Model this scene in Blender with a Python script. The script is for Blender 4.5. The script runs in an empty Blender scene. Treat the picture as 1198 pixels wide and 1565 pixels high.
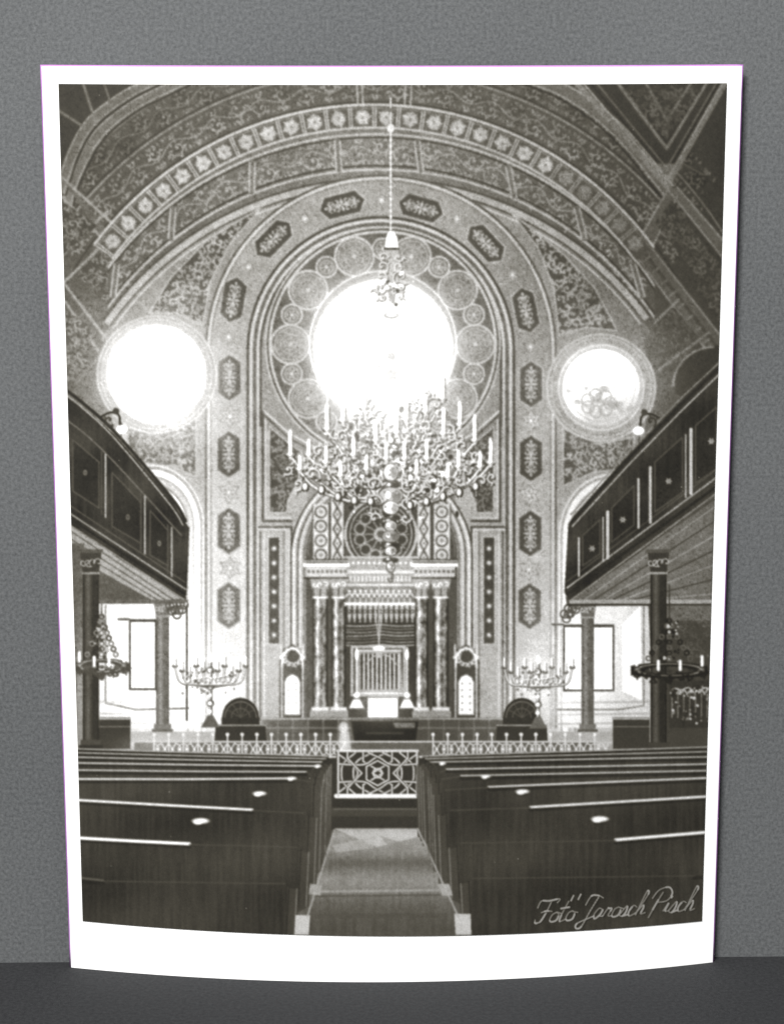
import bpy, math, random
import numpy as np
random.seed(7); rng=np.random.RandomState(11)
GAIN=1.62
# =====================================================================
# 1. the ink drawing that is printed on the paper (a tone raster, drawn stroke by stroke)
# =====================================================================
X0,Y0,CW,CH=60,95,1100,1420
val=np.full((CH,CW),118.,np.float32); idm=np.zeros((CH,CW),np.int16)
YY,XX=np.mgrid[0:CH,0:CW].astype(np.float32); XX+=X0; YY+=Y0
clip=None; cur=0
REG=[('printed_picture',None)]
def region(name,label=None):
    global cur
    REG.append((name,label)); cur=len(REG)-1
    return cur
def base():
    global cur
    cur=0
def win(x0,y0,x1,y1):
    a=max(0,int(math.floor(x0-X0-1))); b=min(CW,int(math.ceil(x1-X0+2)))
    c=max(0,int(math.floor(y0-Y0-1))); d=min(CH,int(math.ceil(y1-Y0+2)))
    if b<=a or d<=c: return None
    return (slice(c,d),slice(a,b))
def put(sl,a,v):
    if clip is not None: a=a*clip[sl]
    if callable(v): v=v(XX[sl],YY[sl])
    val[sl]+=(v-val[sl])*a
    if cur is not None:
        s=idm[sl]; s[a>0.4]=cur
def pmask(pts,sl):
    x=XX[sl]; y=YY[sl]; acc=np.zeros(x.shape,np.float32); n=len(pts)
    for ox,oy in ((-.25,-.25),(.25,-.25),(-.25,.25),(.25,.25)):
        ins=np.zeros(x.shape,bool)
        for i in range(n):
            xa,ya=pts[i]; xb,yb=pts[(i+1)%n]
            if ya==yb: continue
            yo=y+oy
            ins^=((ya>yo)!=(yb>yo))&(x+ox<(xb-xa)*(yo-ya)/(yb-ya)+xa)
        acc+=ins
    return acc/4
def poly(pts,v,a=1.):
    xs=[p[0] for p in pts]; ys=[p[1] for p in pts]
    sl=win(min(xs),min(ys),max(xs),max(ys))
    if sl: put(sl,pmask(pts,sl)*a,v)
def rect(x0,y0,x1,y1,v,a=1.): poly([(x0,y0),(x1,y0),(x1,y1),(x0,y1)],v,a)
def line(pts,w,v,a=1.):
    n=len(pts)-1; step=max(1,n)
    xs=[p[0] for p in pts]; ys=[p[1] for p in pts]
    if (max(xs)-min(xs)+9)*(max(ys)-min(ys)+9)*n>60000: step=1 if n<40 else 3
    for i in range(0,n,step):
        seg=pts[i:i+step+1]
        xs=[p[0] for p in seg]; ys=[p[1] for p in seg]
        sl=win(min(xs)-w,min(ys)-w,max(xs)+w,max(ys)+w)
        if not sl: continue
        x=XX[sl]; y=YY[sl]; d=np.full(x.shape,1e9,np.float32)
        for (xa,ya),(xb,yb) in zip(seg[:-1],seg[1:]):
            dx=xb-xa; dy=yb-ya; L=dx*dx+dy*dy+1e-6
            t=np.clip(((x-xa)*dx+(y-ya)*dy)/L,0,1)
            d=np.minimum(d,(x-xa-t*dx)**2+(y-ya-t*dy)**2)
        put(sl,np.clip(w/2+.5-np.sqrt(d),0,1)*min(1,w)*a,v)
def smooth(p,n=7):
    q=[p[0]]+list(p)+[p[-1]]; out=[]
    for i in range(1,len(q)-2):
        for k in range(n):
            t=k/n; r=[]
            for j in (0,1):
                a,b,c,d=q[i-1][j],q[i][j],q[i+1][j],q[i+2][j]
                r.append(.5*(2*b+(c-a)*t+(2*a-5*b+4*c-d)*t*t+(3*b-a-3*c+d)*t**3))
            out.append(tuple(r))
    out.append(p[-1]); return out
def circ(cx,cy,rx,v,ry=None,a=1.,soft=1.):
    ry=ry or rx; sl=win(cx-rx-soft,cy-ry-soft,cx+rx+soft,cy+ry+soft)
    if sl:
        d=(np.hypot((XX[sl]-cx)/rx,(YY[sl]-cy)/ry)-1)*min(rx,ry)
        put(sl,np.clip(.5-d/soft,0,1)*a,v)
def ring(cx,cy,r,w,v,a=1.,a0=None,a1=None,ry=None,y1=None):
    ry=ry or r; sl=win(cx-r-w,cy-ry-w,cx+r+w,min(cy+ry+w,y1 if y1 else 9e9))
    if sl:
        x=XX[sl]-cx; y=YY[sl]-cy
        d=np.abs((np.hypot(x/r,y/ry)-1)*min(r,ry))
        m=np.clip(w/2+.5-d,0,1)*min(1,w)*a
        if a0 is not None:
            an=np.degrees(np.arctan2(-y,x))%360
            m=m*(((an-a0)%360)<=((a1-a0)%360 or 360))
        put(sl,m,v)
def glow(cx,cy,rx,ry,amt,p=1.):
    sl=win(cx-3*rx,cy-3*ry,cx+3*rx,cy+3*ry)
    if sl:
        g=amt*np.exp(-(((XX[sl]-cx)/rx)**2+((YY[sl]-cy)/ry)**2)**p)
        val[sl]+=(258-val[sl])*np.clip(g,0,1)
def vnoise(cell,seed,cy=None):
    cy=cy or cell
    r=np.random.RandomState(seed); gh=int(CH/cy)+3; gw=int(CW/cell)+3
    g=r.rand(gh,gw).astype(np.float32)
    y=np.arange(CH)/cy; x=np.arange(CW)/cell
    yi=y.astype(int); xi=x.astype(int); fy=(y-yi)[:,None]; fx=(x-xi)[None]
    a=g[yi][:,xi]; b=g[yi][:,xi+1]; c=g[yi+1][:,xi]; d=g[yi+1][:,xi+1]
    return ((a*(1-fx)+b*fx)*(1-fy)+(c*(1-fx)+d*fx)*fy-.5).astype(np.float32)
R=math.radians
def leaf(x,y,th,L,w,v,a=.85):
    c,s=math.cos(th),math.sin(th)
    poly([(x,y),(x+c*L*.4-s*w,y+s*L*.4+c*w),(x+c*L,y+s*L),(x+c*L*.4+s*w,y+s*L*.4-c*w)],v,a)
def scroll(x,y,ang,s,v,w=1.5,flip=1,leafs=True,a=.9):
    p=[]
    for i in range(13):
        t=i/12; th=ang+flip*t*2.0*math.pi*.8; r=s*(1-.8*t)
        p.append((x+r*math.cos(th),y+r*math.sin(th)))
    line(p,w,v,a)
    if leafs:
        for k in (0,3,6):
            px,py=p[k]; th=ang+flip*k/12*1.6*math.pi+flip*.6
            if s>5: leaf(px,py,th,s*.7,s*.17,v,a*.9)
            else: line([(px,py),(px+s*.5*math.cos(th),py+s*.5*math.sin(th))],w*1.5,v,a)
        circ(x,y,max(1.,s*.18),v,a=a)
def floralarc(cx,cy,r,h,a0,a1,step,v,w=1.7,g=54):
    a=a0; k=0; vine=[]
    while a<=a1:
        t=R(a); sgn=1 if k%2 else -1; rr=r+sgn*h*.14
        x=cx+rr*math.cos(t); y=cy-rr*math.sin(t)
        va=v+random.uniform(-20,14); s=h*random.uniform(.26,.32); an=-t+(math.pi/2)*sgn+random.uniform(-.35,.35)
        circ(x,y,s*1.25,v-g-18,a=.5,soft=4)
        scroll(x+1.2,y+1.4,an,s,v-g-28,w+.6,sgn,True,.7)
        scroll(x,y,an,s,va,w,sgn)
        for q in range(7): leaf(x+s*.5*math.cos(an+q*.9),y+s*.5*math.sin(an+q*.9),an+q*.9+.5,s*.62,2.1,va-random.uniform(0,26),.8)
        r2=r-sgn*h*.33; x2=cx+r2*math.cos(t); y2=cy-r2*math.sin(t)
        scroll(x2,y2,-t-sgn*1.2,h*.13,v,w*.9,-sgn)
        for q in range(8):
            aa=t+R(step)*(.13*q-.5); rq=r+(.44 if q%2 else -.42)*h; th=-t+random.uniform(-.9,.9)+(3.14 if q%2 else 0)
            leaf(cx+rq*math.cos(aa),cy-rq*math.sin(aa),th,random.uniform(6,10),2.2,v+random.uniform(-34,6),.8)
        vine.append((cx+(r-sgn*h*.15)*math.cos(t),cy-(r-sgn*h*.15)*math.sin(t)))
        a+=step; k+=1
    line(smooth(vine,4),w,v-8,.8)
def floralpoly(pts,v,sp=17,s=8,w=1.6):
    global clip
    xs=[p[0] for p in pts]; ys=[p[1] for p in pts]
    sl=(slice(None),slice(None)); old=clip
    clip=pmask(pts,sl); k=0
    y=min(ys)
    while y<max(ys)+sp:
        x=min(xs)+(sp/2 if k%2 else 0)
        while x<max(xs)+sp:
            ix,iy=int(x-X0),int(y-Y0)
            if 0<=ix<CW and 0<=iy<CH and clip[iy,ix]>.5:
                va=v+random.uniform(-34,10)
                scroll(x+random.uniform(-3,3),y+random.uniform(-3,3),random.uniform(0,6.3),s*random.uniform(.7,1.25),va,w,random.choice((-1,1)))
                for q in range(2): leaf(x+sp*.5,y+random.uniform(-5,5),random.uniform(0,6.3),s*.9,2,va-12,.75)
            x+=sp
        y+=sp*.86; k+=1
    clip=old
def hexa(cx,cy,rot=0,w=16,h=34):
    c,s=math.cos(rot),math.sin(rot)
    f=lambda x,y:(cx+x*c-y*s,cy+x*s+y*c)
    P=[(0,-h),(w,-h*.68),(w,h*.68),(0,h),(-w,h*.68),(-w,-h*.68)]
    poly([f(x*1.16,y*1.09) for x,y in P],188)
    poly([f(x*1.08,y*1.05) for x,y in P],116)
    poly([f(x,y) for x,y in P],74)
    line([f(0,-h*.8),f(0,h*.8)],1.8,164)
    for sg in (-1,1):
        for sd in (-1,1):
            x,y=f(sd*w*.42,sg*h*.24); scroll(x,y,rot+sg*1.57,w*.36,178,2.3,sd*sg,False)
            x,y=f(sd*w*.42,sg*h*.52); scroll(x,y,rot-sg*1.57,w*.3,168,2.1,-sd*sg,False)
            x,y=f(0,sg*h*.5); leaf(x,y,rot+sg*1.57+sd*.8,9,2.2,180,.9)
        x,y=f(0,sg*h*.74); circ(x,y,2.4,172)
    x,y=f(0,0)
    for q in range(4): leaf(x,y,rot+q*1.57,w*.7,2.6,190,.95)
def star(cx,cy,r=17,v=184,o=124):
    for w,vv,rr in ((0,o,r+1.5),(0,v,r-1)):
        for q in (0,1):
            poly([(cx+rr*math.cos(R(90+q*60+k*120)),cy+rr*math.sin(R(90+q*60+k*120))) for k in range(3)],vv)
    for k in range(6):
        line([(cx,cy),(cx+r*.45*math.cos(R(30+60*k)),cy+r*.45*math.sin(R(30+60*k)))],1.6,o)
    circ(cx,cy,3,215)

# ---------- vault ----------
val[:]=98+10*vnoise(160,3)-20*np.clip((XX-780)/320,0,1)-10*np.clip((220-XX)/140,0,1)*np.clip((420-YY)/300,0,1)
floralarc(570,690,558,44,34,148,3.7,156,2.3)
floralarc(570,690,608,42,38,148,3.5,142,2.1)
floralarc(570,690,652,40,40,146,3.5,130,2.0)
ring(570,690,583,3,146,y1=480); ring(570,690,587,2,70,y1=480); ring(570,690,534,2.4,70,y1=480); ring(570,690,630,2.4,136,y1=400)
for x in (545,553,620,629): line([(x,120),(x+(2 if x<590 else -2),166)],2.4,172)
# cross ribs, left and right, with coffers beyond
poly([(60,95),(282,95),(282,122),(205,160),(150,205),(120,258),(104,340),(60,340)],78)
for pts in ([(100,350),(106,296),(124,250),(152,203),(205,160),(282,122)],[(92,290),(112,232),(140,185),(190,146),(236,122)]):
    line(smooth(pts),13,120); line(smooth([(x-5,y-4) for x,y in pts]),2.4,168); line(smooth([(x+6,y+5) for x,y in pts]),2.4,160); line(smooth([(x+9,y+8) for x,y in pts]),2.4,66)
line([(128,128),(148,190)],4,132); line([(160,128),(172,165)],3,126); line([(92,170),(132,196)],4,124)
rib=[(790,112),(868,142),(945,200),(1020,290)]
poly([(868,112),(945,185),(1020,280),(1108,140),(1120,112)],76)
line(smooth(rib),17,112); line(smooth([(x+7,y-7) for x,y in rib]),2.6,168); line(smooth([(x-7,y+7) for x,y in rib]),2.4,158); line(smooth([(x-11,y+10) for x,y in rib]),2.4,62)
for d,v,w in ((0,134,9),(7,164,2.6),(15,66,3),(22,130,2),(46,134,5),(52,68,3),(80,124,4),(86,68,2)):
    line([(882+d*1.2,128-d*.2),(1018,284-d*1.25),(1112,118-d)],w,v)
floralpoly([(940,128),(1016,215),(1082,128)],118,13,7,2)
poly([(996,250),(1034,250),(1020,288)],148,.7)
poly([(1020,290),(1034,286),(1112,376),(1112,404)],112); poly([(1020,290),(1034,300),(990,390),(972,372)],108)
for a,b in (((1020,290),(1112,404)),((1034,286),(1112,376)),((1020,290),(972,372)),((1034,300),(990,390))): line([a,b],3,148)
poly([(1000,340),(1026,306),(1100,404),(1072,430)],80); floralpoly([(1000,340),(1026,306),(1100,404),(1072,430)],124,14,7,2)
poly([(972,392),(990,372),(1112,528),(1112,580)],104)
line([(972,392),(1112,580)],3,142); line([(990,372),(1112,528)],3,138); line([(981,382),(1112,552)],5,84)
for k in range(9): line([(984+k*13,398+k*18),(992+k*13,392+k*18)],3,128)
poly([(1060,440),(1110,390),(1110,510)],78); floralpoly([(1060,440),(1110,390),(1110,510)],122,14,7,2)
poly([(990,505),(1030,470),(1070,520),(1030,562),(1000,560)],84); floralpoly([(990,505),(1030,470),(1070,520),(1030,562),(1000,560)],126,14,7,2)
line([(986,506),(1036,458)],4,140); line([(1004,566),(1082,508)],3.4,132)
poly([(1030,600),(1034,560),(1060,536),(1098,526),(1098,570),(1050,612)],70); ring(1090,590,62,3,146,a0=90,a1=180,ry=60)
poly([(92,268),(108,282),(225,428),(208,440)],108)
for a,b in (((92,268),(182,350)),((95,300),(215,425)),((182,350),(98,432)),((165,322),(95,392)),((182,350),(222,420)),((168,352),(208,432)),((98,432),(165,520)),((100,460),(150,535)),((215,425),(175,492))): line([a,b],4,156)
for k in range(5): line([(100+k*4,500+k*22),(140+k*2,470+k*20)],2,130)
for P in ([(118,420),(160,378),(196,428),(160,462)],[(96,470),(140,500),(135,560),(100,600)],[(94,305),(150,345),(96,390)]):
    poly(P,82); floralpoly(P,156,14,7,2.1)
# ---------- soffit between the two arches ----------
sl=(slice(None),slice(None))
dA=np.hypot(XX-570,YY-690); dB=np.hypot(XX-578,YY-785)
m=((dA<500)&(dB>500)&(YY<560)&(XX>165)&(XX<1000)).astype(np.float32); clip=m
put(sl,m,lambda x,y:108+12*np.cos((x-560)/150))
floralarc(574,737,507,52,37,143,4.0,170,2.4)
ring(573,712,507,3.4,186,y1=500); ring(573,717,507,2.6,66,y1=500)
ring(577,766,507,3.4,186,y1=520); ring(577,760,507,2.6,66,y1=520)
for a in (38,52,66,82.6,96.6,112,128,142):
    t=R(a)
    line([(573+500*math.cos(t),712-500*math.sin(t)),(577+512*math.cos(t),768-512*math.sin(t))],8,116)
    line([(569+500*math.cos(t),712-500*math.sin(t)),(573+512*math.cos(t),768-512*math.sin(t))],2.4,188)
    line([(577+500*math.cos(t),712-500*math.sin(t)),(581+512*math.cos(t),768-512*math.sin(t))],2.4,182)
clip=None
# starflower band
region('star_flower_arch_band')
ring(570,690,512,38,94,a0=36,a1=143.5,y1=500)
ring(570,690,530,4,196,a0=36,a1=143.5,y1=500); ring(570,690,495,3.6,190,a0=36,a1=143.5,y1=500)
ring(570,690,525,1.6,134,a0=36,a1=143.5,y1=500)
a=38.5; k=0
while a<143:
    t=R(a); cx,cy=570+511*math.cos(t),690-511*math.sin(t)
    fade=158 if a<58 else 206
    ph=(k%3)*.4+random.uniform(-.1,.1)
    circ(cx,cy,9,76,a=.6,soft=5)
    for q in range(6):
        th=-t+q*2*math.pi/6+ph; L=random.uniform(12,16)
        leaf(cx,cy,th,L,4.6,fade-random.uniform(0,34),.95)
        for sd in (-1,1): leaf(cx+6*math.cos(th),cy+6*math.sin(th),th+sd*.8,7.5,2.1,fade-24,.85)
    circ(cx,cy,2.4,140)
    for off in (-.22,.22):
        t2=R(a+2.05+off)
        line([(570+498*math.cos(t2),690-498*math.sin(t2)),(570+526*math.cos(t2),690-526*math.sin(t2))],2.2,186 if a>58 else 156)
    a+=4.1; k+=1
base()
# ---------- end wall ----------
endw=[(172,1160),(172,520)]+[(578+500*math.cos(R(t)),785-500*math.sin(R(t))) for t in range(148,31,-3)]+[(985,520),(985,1160)]
poly(endw,lambda x,y:140+12*np.cos((x-580)/190)+42*np.clip((y-600)/400,0,1)-20*np.clip((x-800)/200,0,1))
ring(578,785,506,10,174,a0=36,a1=145,y1=520); ring(578,785,500,2.4,80,a0=36,a1=145,y1=520); ring(578,785,494,2.5,198,a0=36,a1=145,y1=520); ring(578,785,513,2.4,74,a0=36,a1=145,y1=520)
for P in ([(228,478),(262,424),(318,366),(398,318),(352,372),(322,430),(310,497),(270,478)],[(942,505),(908,440),(860,388),(782,326),(822,378),(846,440),(854,512),(895,500)],
          [(190,652),(235,664),(300,640),(300,728),(262,712),(205,706)],[(968,668),(915,678),(860,655),(860,742),(905,722),(965,714)]):
    poly(P,80); line(P+[P[0]],2.4,174); floralpoly(P,182,15,8.5,2.4)
def uband(r0,r1,v):
    poly([(582-r1,1112),(582-r1,535)]+[(582+r1*math.cos(R(t)),535-r1*math.sin(R(t))) for t in range(180,-1,-4)]+[(582+r1,535),(582+r1,1112),(582+r0,1112),(582+r0,535)]+[(582+r0*math.cos(R(t)),535-r0*math.sin(R(t))) for t in range(0,181,4)]+[(582-r0,535),(582-r0,1112)],v)
region('painted_arch_border')
uband(196,266,lambda x,y:150+44*np.clip((y-480)/350,0,1)-22*np.clip((x-700)/150,0,1))
uband(261,265,198); uband(265,268.5,88); uband(258,260,120)
base()
for r0,r1,v in ((201,205,66),(196,200,198),(190,195,90),(186,189,202),(181,185,70),(0,181,138)): uband(r0,r1,v)
region('painted_arch_border')
for x,y,r in ((350,925,0),(350,811,0),(350,694,0),(351,577,0),(357,458,.17),(418,365,.78),(523,313,1.32),(643,318,-1.3),(803,474,-.2),(811,587,0),(811,700,0),(810,815,0),(809,926,0)): hexa(x,y,r)
hexa(742,372,-.75)
for x,y in ((352,868),(350,752),(352,636),(808,757),(808,870),(811,643)): star(x,y)
for x,y in ((350,515),(380,408),(466,334),(583,306),(698,335),(783,420),(810,530)): star(x,y,9)
base()
for x in (324,844): rect(x-1,1000,x+1,1110,120)
for sx in (1,-1):
    X=lambda x:(x if sx>0 else 1166-x)
    poly([(X(396),650),(X(470),700),(X(470),1110),(X(396),1110)],166)
    for pts,v,w in (([(402,630),(402,796),(446,796)],76,3.6),([(406,640),(406,791),(444,791)],206,2.4),
                    ([(396,805),(446,805),(446,1100)],78,3),([(396,809),(442,809),(442,1100)],208,2.4),
                    ([(402,632),(440,668),(486,694)],80,3),([(404,628),(442,662),(490,688)],212,2.8),
                    ([(398,812),(398,1100)],74,2.6),([(404,815),(404,1100)],208,2.4)):
        line([(X(a),b) for a,b in pts],w,v)
    P=[(X(a),b) for a,b in ((412,652),(440,676),(462,692),(456,735),(440,765),(438,783),(412,783))]
    poly(P,68); floralpoly(P,150,13,6.5,2); line(P+[P[0]],2,190)
    rect(X(410),820,X(428),984,64); line([(X(410),820),(X(428),820),(X(428),984),(X(410),984),(X(410),820)],2,198)
    for yy in range(838,980,22): star(X(419),yy,6,100,84)
    for xx,v,w in ((434,106,1.8),(438,206,1.8),(450,110,2.4),(454,214,5),(460,90,2.4),(464,210,3.4),(469,70,3)):
        line([(X(xx),835 if xx>445 else 812),(X(xx),1100)],w,v)
# rose with its medallions
region('rose_window_surround')
CX,CY=585,526
circ(CX,CY,180,182); circ(CX,CY,177,72); circ(CX,CY,174,196); circ(CX,CY,170,lambda x,y:86+16*np.clip((y-560)/100,0,1))
for k in range(10):
    t=R(36*k); x,y=CX+141*math.cos(t),CY-141*math.sin(t)
    circ(x,y,31,190); circ(x,y,28,lambda a,b:118+10*np.sin(a/5)*np.sin(b/4)); ring(x,y,24,1.8,164); ring(x,y,15,1.7,160); circ(x,y,3.4,190)
    for q in range(12):
        th=R(30*q+9); leaf(x+4*math.cos(th),y+4*math.sin(th),th,10,1.5,160,.8)
        circ(x+19.5*math.cos(th),y+19.5*math.sin(th),2,160,a=.8)
    t=R(36*k+18); x,y=CX+146*math.cos(t),CY-146*math.sin(t)
    circ(x,y,17,196); circ(x,y,14.4,106); ring(x,y,10,1.8,172); circ(x,y,3,196)
    for q in range(6):
        th=R(60*q); circ(x+6*math.cos(th),y+6*math.sin(th),1.8,170)
ring(CX,CY,112,3.4,200); ring(CX,CY,108,2,100)
region('round_window','large round window glowing white')
circ(CX+1,533,105,256,soft=8)
base()
for cx,cy,r0,r1,fl in ((240,572,92,70,0),(918,592,84,61,1)):
    region('round_window_surround')
    circ(cx,cy,r0,190,ry=r0*.98); circ(cx,cy,r0-3,138,ry=r0-4); ring(cx,cy,r0-8,1.8,182); ring(cx,cy,r1+4,3,208)
    for q in range(24):
        th=R(15*q); line([(cx+(r1+8)*math.cos(th),cy+(r1+8)*math.sin(th)),(cx+(r0-10)*math.cos(th),cy+(r0-10)*math.sin(th))],1.4,166,.6)
    region('round_window','smaller round side window')
    circ(cx,cy,r1,256 if not fl else lambda x,y:np.clip(256-60*np.clip((y-580)/45,0,1)*np.clip((x-870)/30,0,1),0,256),soft=6)
base()
# ---------- lower side walls, arches ----------
poly([(100,640),(190,660),(205,706),(262,730),(312,800),(312,1130),(100,1150)],188)
poly([(1095,640),(968,690),(958,714),(905,730),(852,800),(852,1130),(1095,1150)],178)
for sx,cx,cy in ((1,232,806),(-1,934,820)):
    for r,v,w in ((95,208,3),(90,130,3),(84,216,9),(76,110,2.4),(72,184,7),(66,94,2.4)):
        ring(cx,cy,r*.84,w,v,a0=0 if sx>0 else 68,a1=112 if sx>0 else 180,ry=r)
        X=cx+sx*r*.84; line([(X,cy),(X,1118)],w,v)
    region('arched_window')
    pts=[(cx+sx*16,cy+125)]+[(cx+sx*(16+38*math.sin(R(t))),cy+4-60*math.cos(R(t))) for t in range(0,91,10)]+[(cx+sx*54,cy+125)]
    poly(pts,256)
    base()
rect(150,918,300,1112,214); rect(858,922,1000,1112,208)
for yy in (1072,1090,1104): line([(152,yy),(322,yy+2)],1.6,150); line([(845,yy+2),(990,yy)],1.6,146)
# ---------- the ark ----------
region('ark','tall carved ark framed by paired columns')
arch=[(446,1110),(446,850)]+[(583+138*math.cos(R(t)),850-138*math.sin(R(t))) for t in range(180,-1,-5)]+[(721,850),(721,1110)]
poly(arch,170)
for r,v,w in ((138,76,3),(134,214,5),(128,90,2.6),(124,208,4),(118,102,2.6),(114,76,3)):
    ring(583,850,r,w,v,a0=0,a1=180); 
    for s in (-1,1): line([(583+s*r,850),(583+s*r,1100)],w,v)
poly([(470,1108),(470,850)]+[(583+112*math.cos(R(t)),850-112*math.sin(R(t))) for t in range(180,-1,-5)]+[(696,850),(696,1108)],78)
for x0,x1,kind in ((478,503,0),(505,526,1),(637,658,1),(662,688,0)):
    yt=770 if kind==0 else 752
    rect(x0,yt,x1,860,214); line([(x0,yt),(x0,860)],1.8,74); line([(x1,yt),(x1,860)],1.8,74); c=(x0+x1)/2
    for yy in range(yt+12,858,22):
        if kind==0: ring(c,yy,8.5,2.6,84); circ(c,yy,3.2,140)
        else: line([(c,yy-11),(c+6,yy),(c,yy+11),(c-6,yy),(c,yy-11)],2.6,84); circ(c,yy,1.8,120)
circ(582,816,56,190); circ(582,816,52,62); ring(582,816,47,2,180)
for q in range(12):
    t=R(30*q); line([(582+12*math.cos(t),816+12*math.sin(t)),(582+42*math.cos(t),816+42*math.sin(t))],2,148)
    ring(582+33*math.cos(t+.26),816+33*math.sin(t+.26),8,2.2,164)
circ(582,816,11,176); circ(582,816,6,84)
rect(526,868,638,1100,66); rect(526,850,638,870,154); line([(526,851),(638,851)],2,220)
for q in range(14): circ(532+q*8,860,2.6,228); 
rect(530,870,634,896,208); line([(530,878),(634,878)],1.8,96); line([(528,890),(636,890)],2,84)
for q in range(17): line([(533+q*6,881),(533+q*6,888)],2.2,120)
for x0,x1 in ((466,532),(630,697)):
    rect(x0,854,x1,860,54); rect(x0-3,860,x1+3,866,236); rect(x0+2,866,x1-2,882,204); line([(x0,883),(x1,883)],3,52)
    line([(x0,857),(x1,857)],2,214)
    for q in range(9): circ(x0+6+q*7,873,2.4,100)
for i,(x0,x1) in enumerate(((479,500),(508,527),(635,653),(663,684))):
    c=(x0+x1)/2
    poly([(x0-5,884),(x1+5,884),(x1,912),(x0,912)],160)
    for q in range(3): scroll(x0+2+q*(x1-x0-4)/2,893,q*2,4.6,248,2.2,1,False); line([(x0+q*(x1-x0)/2,911),(x0+q*(x1-x0)/2,900)],2.4,80)
    rect(x0-1,911,x1+1,915,236)
    nzm=vnoise(4,50+i,9)+.8*vnoise(2.4,70+i,4)
    rect(x0,915,x1,1092,lambda x,y:np.clip(108-30*((x-c)/10)**2+120*np.exp(-((x-(c-4))/3.0)**2)+40*np.exp(-((x-(c+5.5))/2.)**2)+95*nzm[(y-Y0).astype(int),(x-X0).astype(int)],50,246))
    line([(x0,915),(x0,1092)],2,50); line([(x1,915),(x1,1092)],2.4,44)
    rect(x0-3,1080,x1+3,1086,218); rect(x0-5,1086,x1+5,1096,150)
rect(527,896,634,922,112)
for q in range(12): ring(534+q*8.4,912,5,2.4,226,a0=0,a1=180); circ(534+q*8.4,903,2.4,230); line([(534+q*8.4,914),(534+q*8.4,920)],2,210)
rect(526,920,635,926,230)
for q in range(13):
    x=530+q*8; poly([(x,926),(x+8,926),(x+8,940),(x+4,948),(x,940)],188); line([(x,926),(x,943)],2.4,46); ring(x+4,934,2.4,1.6,74); line([(x+4,945),(x+4,951)],2,200)
rect(528,951,634,988,56)
for q in range(7):
    y=955+q*5; line(smooth([(530,y+1+(q%2)),(556,y+1.5),(582,y-.5),(606,y+1.5),(632,y+.5)],5),2,(180,118,146)[q%3])
rect(536,986,620,1064,190); rect(540,990,616,1060,80)
poly([(546,992),(612,992),(616,1062),(544,1062)],160)
for q in range(9): line([(553+q*6.6,1000),(553+q*6.6,1052)],3.2,52); line([(556.3+q*6.6,1000),(556.3+q*6.6,1052)],2.2,230)
line([(545,994),(612,994)],3,222); line([(545,1059),(614,1059)],3,222)
ring(583,1024,24,2,200,a0=20,a1=160)
region('lectern_table','small white covered table before the ark')
rect(562,1066,608,1098,252); line([(562,1066),(608,1066)],2,180); line([(576,1068),(575,1097)],1.2,205); line([(592,1068),(593,1097)],1.2,205)
for x in (546,623):
    region('candlestick')
    line([(x-1,990),(x-1,1060)],2.8,238); circ(x-1,1000,3,255,ry=9); circ(x-1,1062,5,240); poly([(x-13,1082),(x+11,1082),(x+4,1068),(x-6,1068)],240); circ(x-1,1075,8,248,ry=5)
base()
for x in (447,712):
    region('high_backed_chair','pale upholstered chair beside the ark')
    poly([(x-20,1106),(x-20,1010),(x-14,992),(x,984),(x+14,992),(x+20,1010),(x+20,1106)],66)
    for k in range(12): scroll(x+14*math.cos(R(k*30)),1004+12*math.sin(R(k*30)),k,4.4,226,2.2,1,False)
    line(smooth([(x-16,1020),(x-14,1002),(x,990),(x+14,1002),(x+16,1020)]),3.4,232)
    poly([(x-12,1092),(x-12,1042),(x-8,1034),(x,1030),(x+8,1034),(x+12,1042),(x+12,1092)],230)
    for q in range(5):
        circ(x-6,1044+q*10,1.2,150); circ(x+6,1044+q*10,1.2,150)
    for s in (-1,1): line([(x+s*16,1020),(x+s*16,1100)],2.8,196); circ(x+s*17,1004,3,232); line([(x+s*17,985),(x+s*17,1004)],2.6,214)
base()
rect(400,1096,770,1140,84); rect(470,1096,536,1120,68)
for x in range(402,770,23): line([(x,1098),(x,1136)],1.8,120)
line([(400,1098),(770,1098)],2.4,172); line([(400,1112),(536,1112)],1.8,132); line([(632,1112),(770,1112)],1.8,132)
region('reading_desk','dark low desk in front of the white table')
poly([(536,1098),(640,1098),(634,1140),(542,1140)],50); line([(538,1100),(638,1100)],2,120); line([(560,1120),(616,1120)],1.6,90)
poly([(600,1104),(634,1104),(634,1112),(604,1112)],116)
base()
# ---------- soften, then flood with daylight ----------
def blur(k):
    global val
    for _ in range(k):
        val=(np.roll(val,1,0)+2*val+np.roll(val,-1,0))/4
        val=(np.roll(val,1,1)+2*val+np.roll(val,-1,1))/4
blur(1)
E=np.zeros_like(val)
for cx,cy,rx,ry,k in ((585,540,180,180,.35),(238,572,120,120,.6),(918,588,105,105,.42),(250,960,110,170,.9),(890,980,90,150,.7),(322,1040,110,80,.8),(822,1040,80,70,.6),(583,880,60,60,.45),(583,1060,40,50,.4),(583,230,240,60,.14),(430,960,110,180,.38),(730,960,90,160,.2),(250,820,60,90,.7),(920,820,60,90,.45),(340,780,60,260,.25)):
    E+=k*np.exp(-((XX-cx)/rx)**2-((YY-cy)/ry)**2)
v0=np.clip(val/255.,.02,1); val=255*v0**(1/(1+E*.85)); 
val=np.where(YY<1142,128+(val-128)*1.12+1,val)
val*=1-.17*np.exp(-((XX-1080)/190)**2-((YY-300)/300)**2)-.13*np.exp(-((XX-100)/130)**2-((YY-190)/160)**2)-.08*np.exp(-((XX-760)/170)**2-((YY-180)/110)**2)
cur=None
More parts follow.
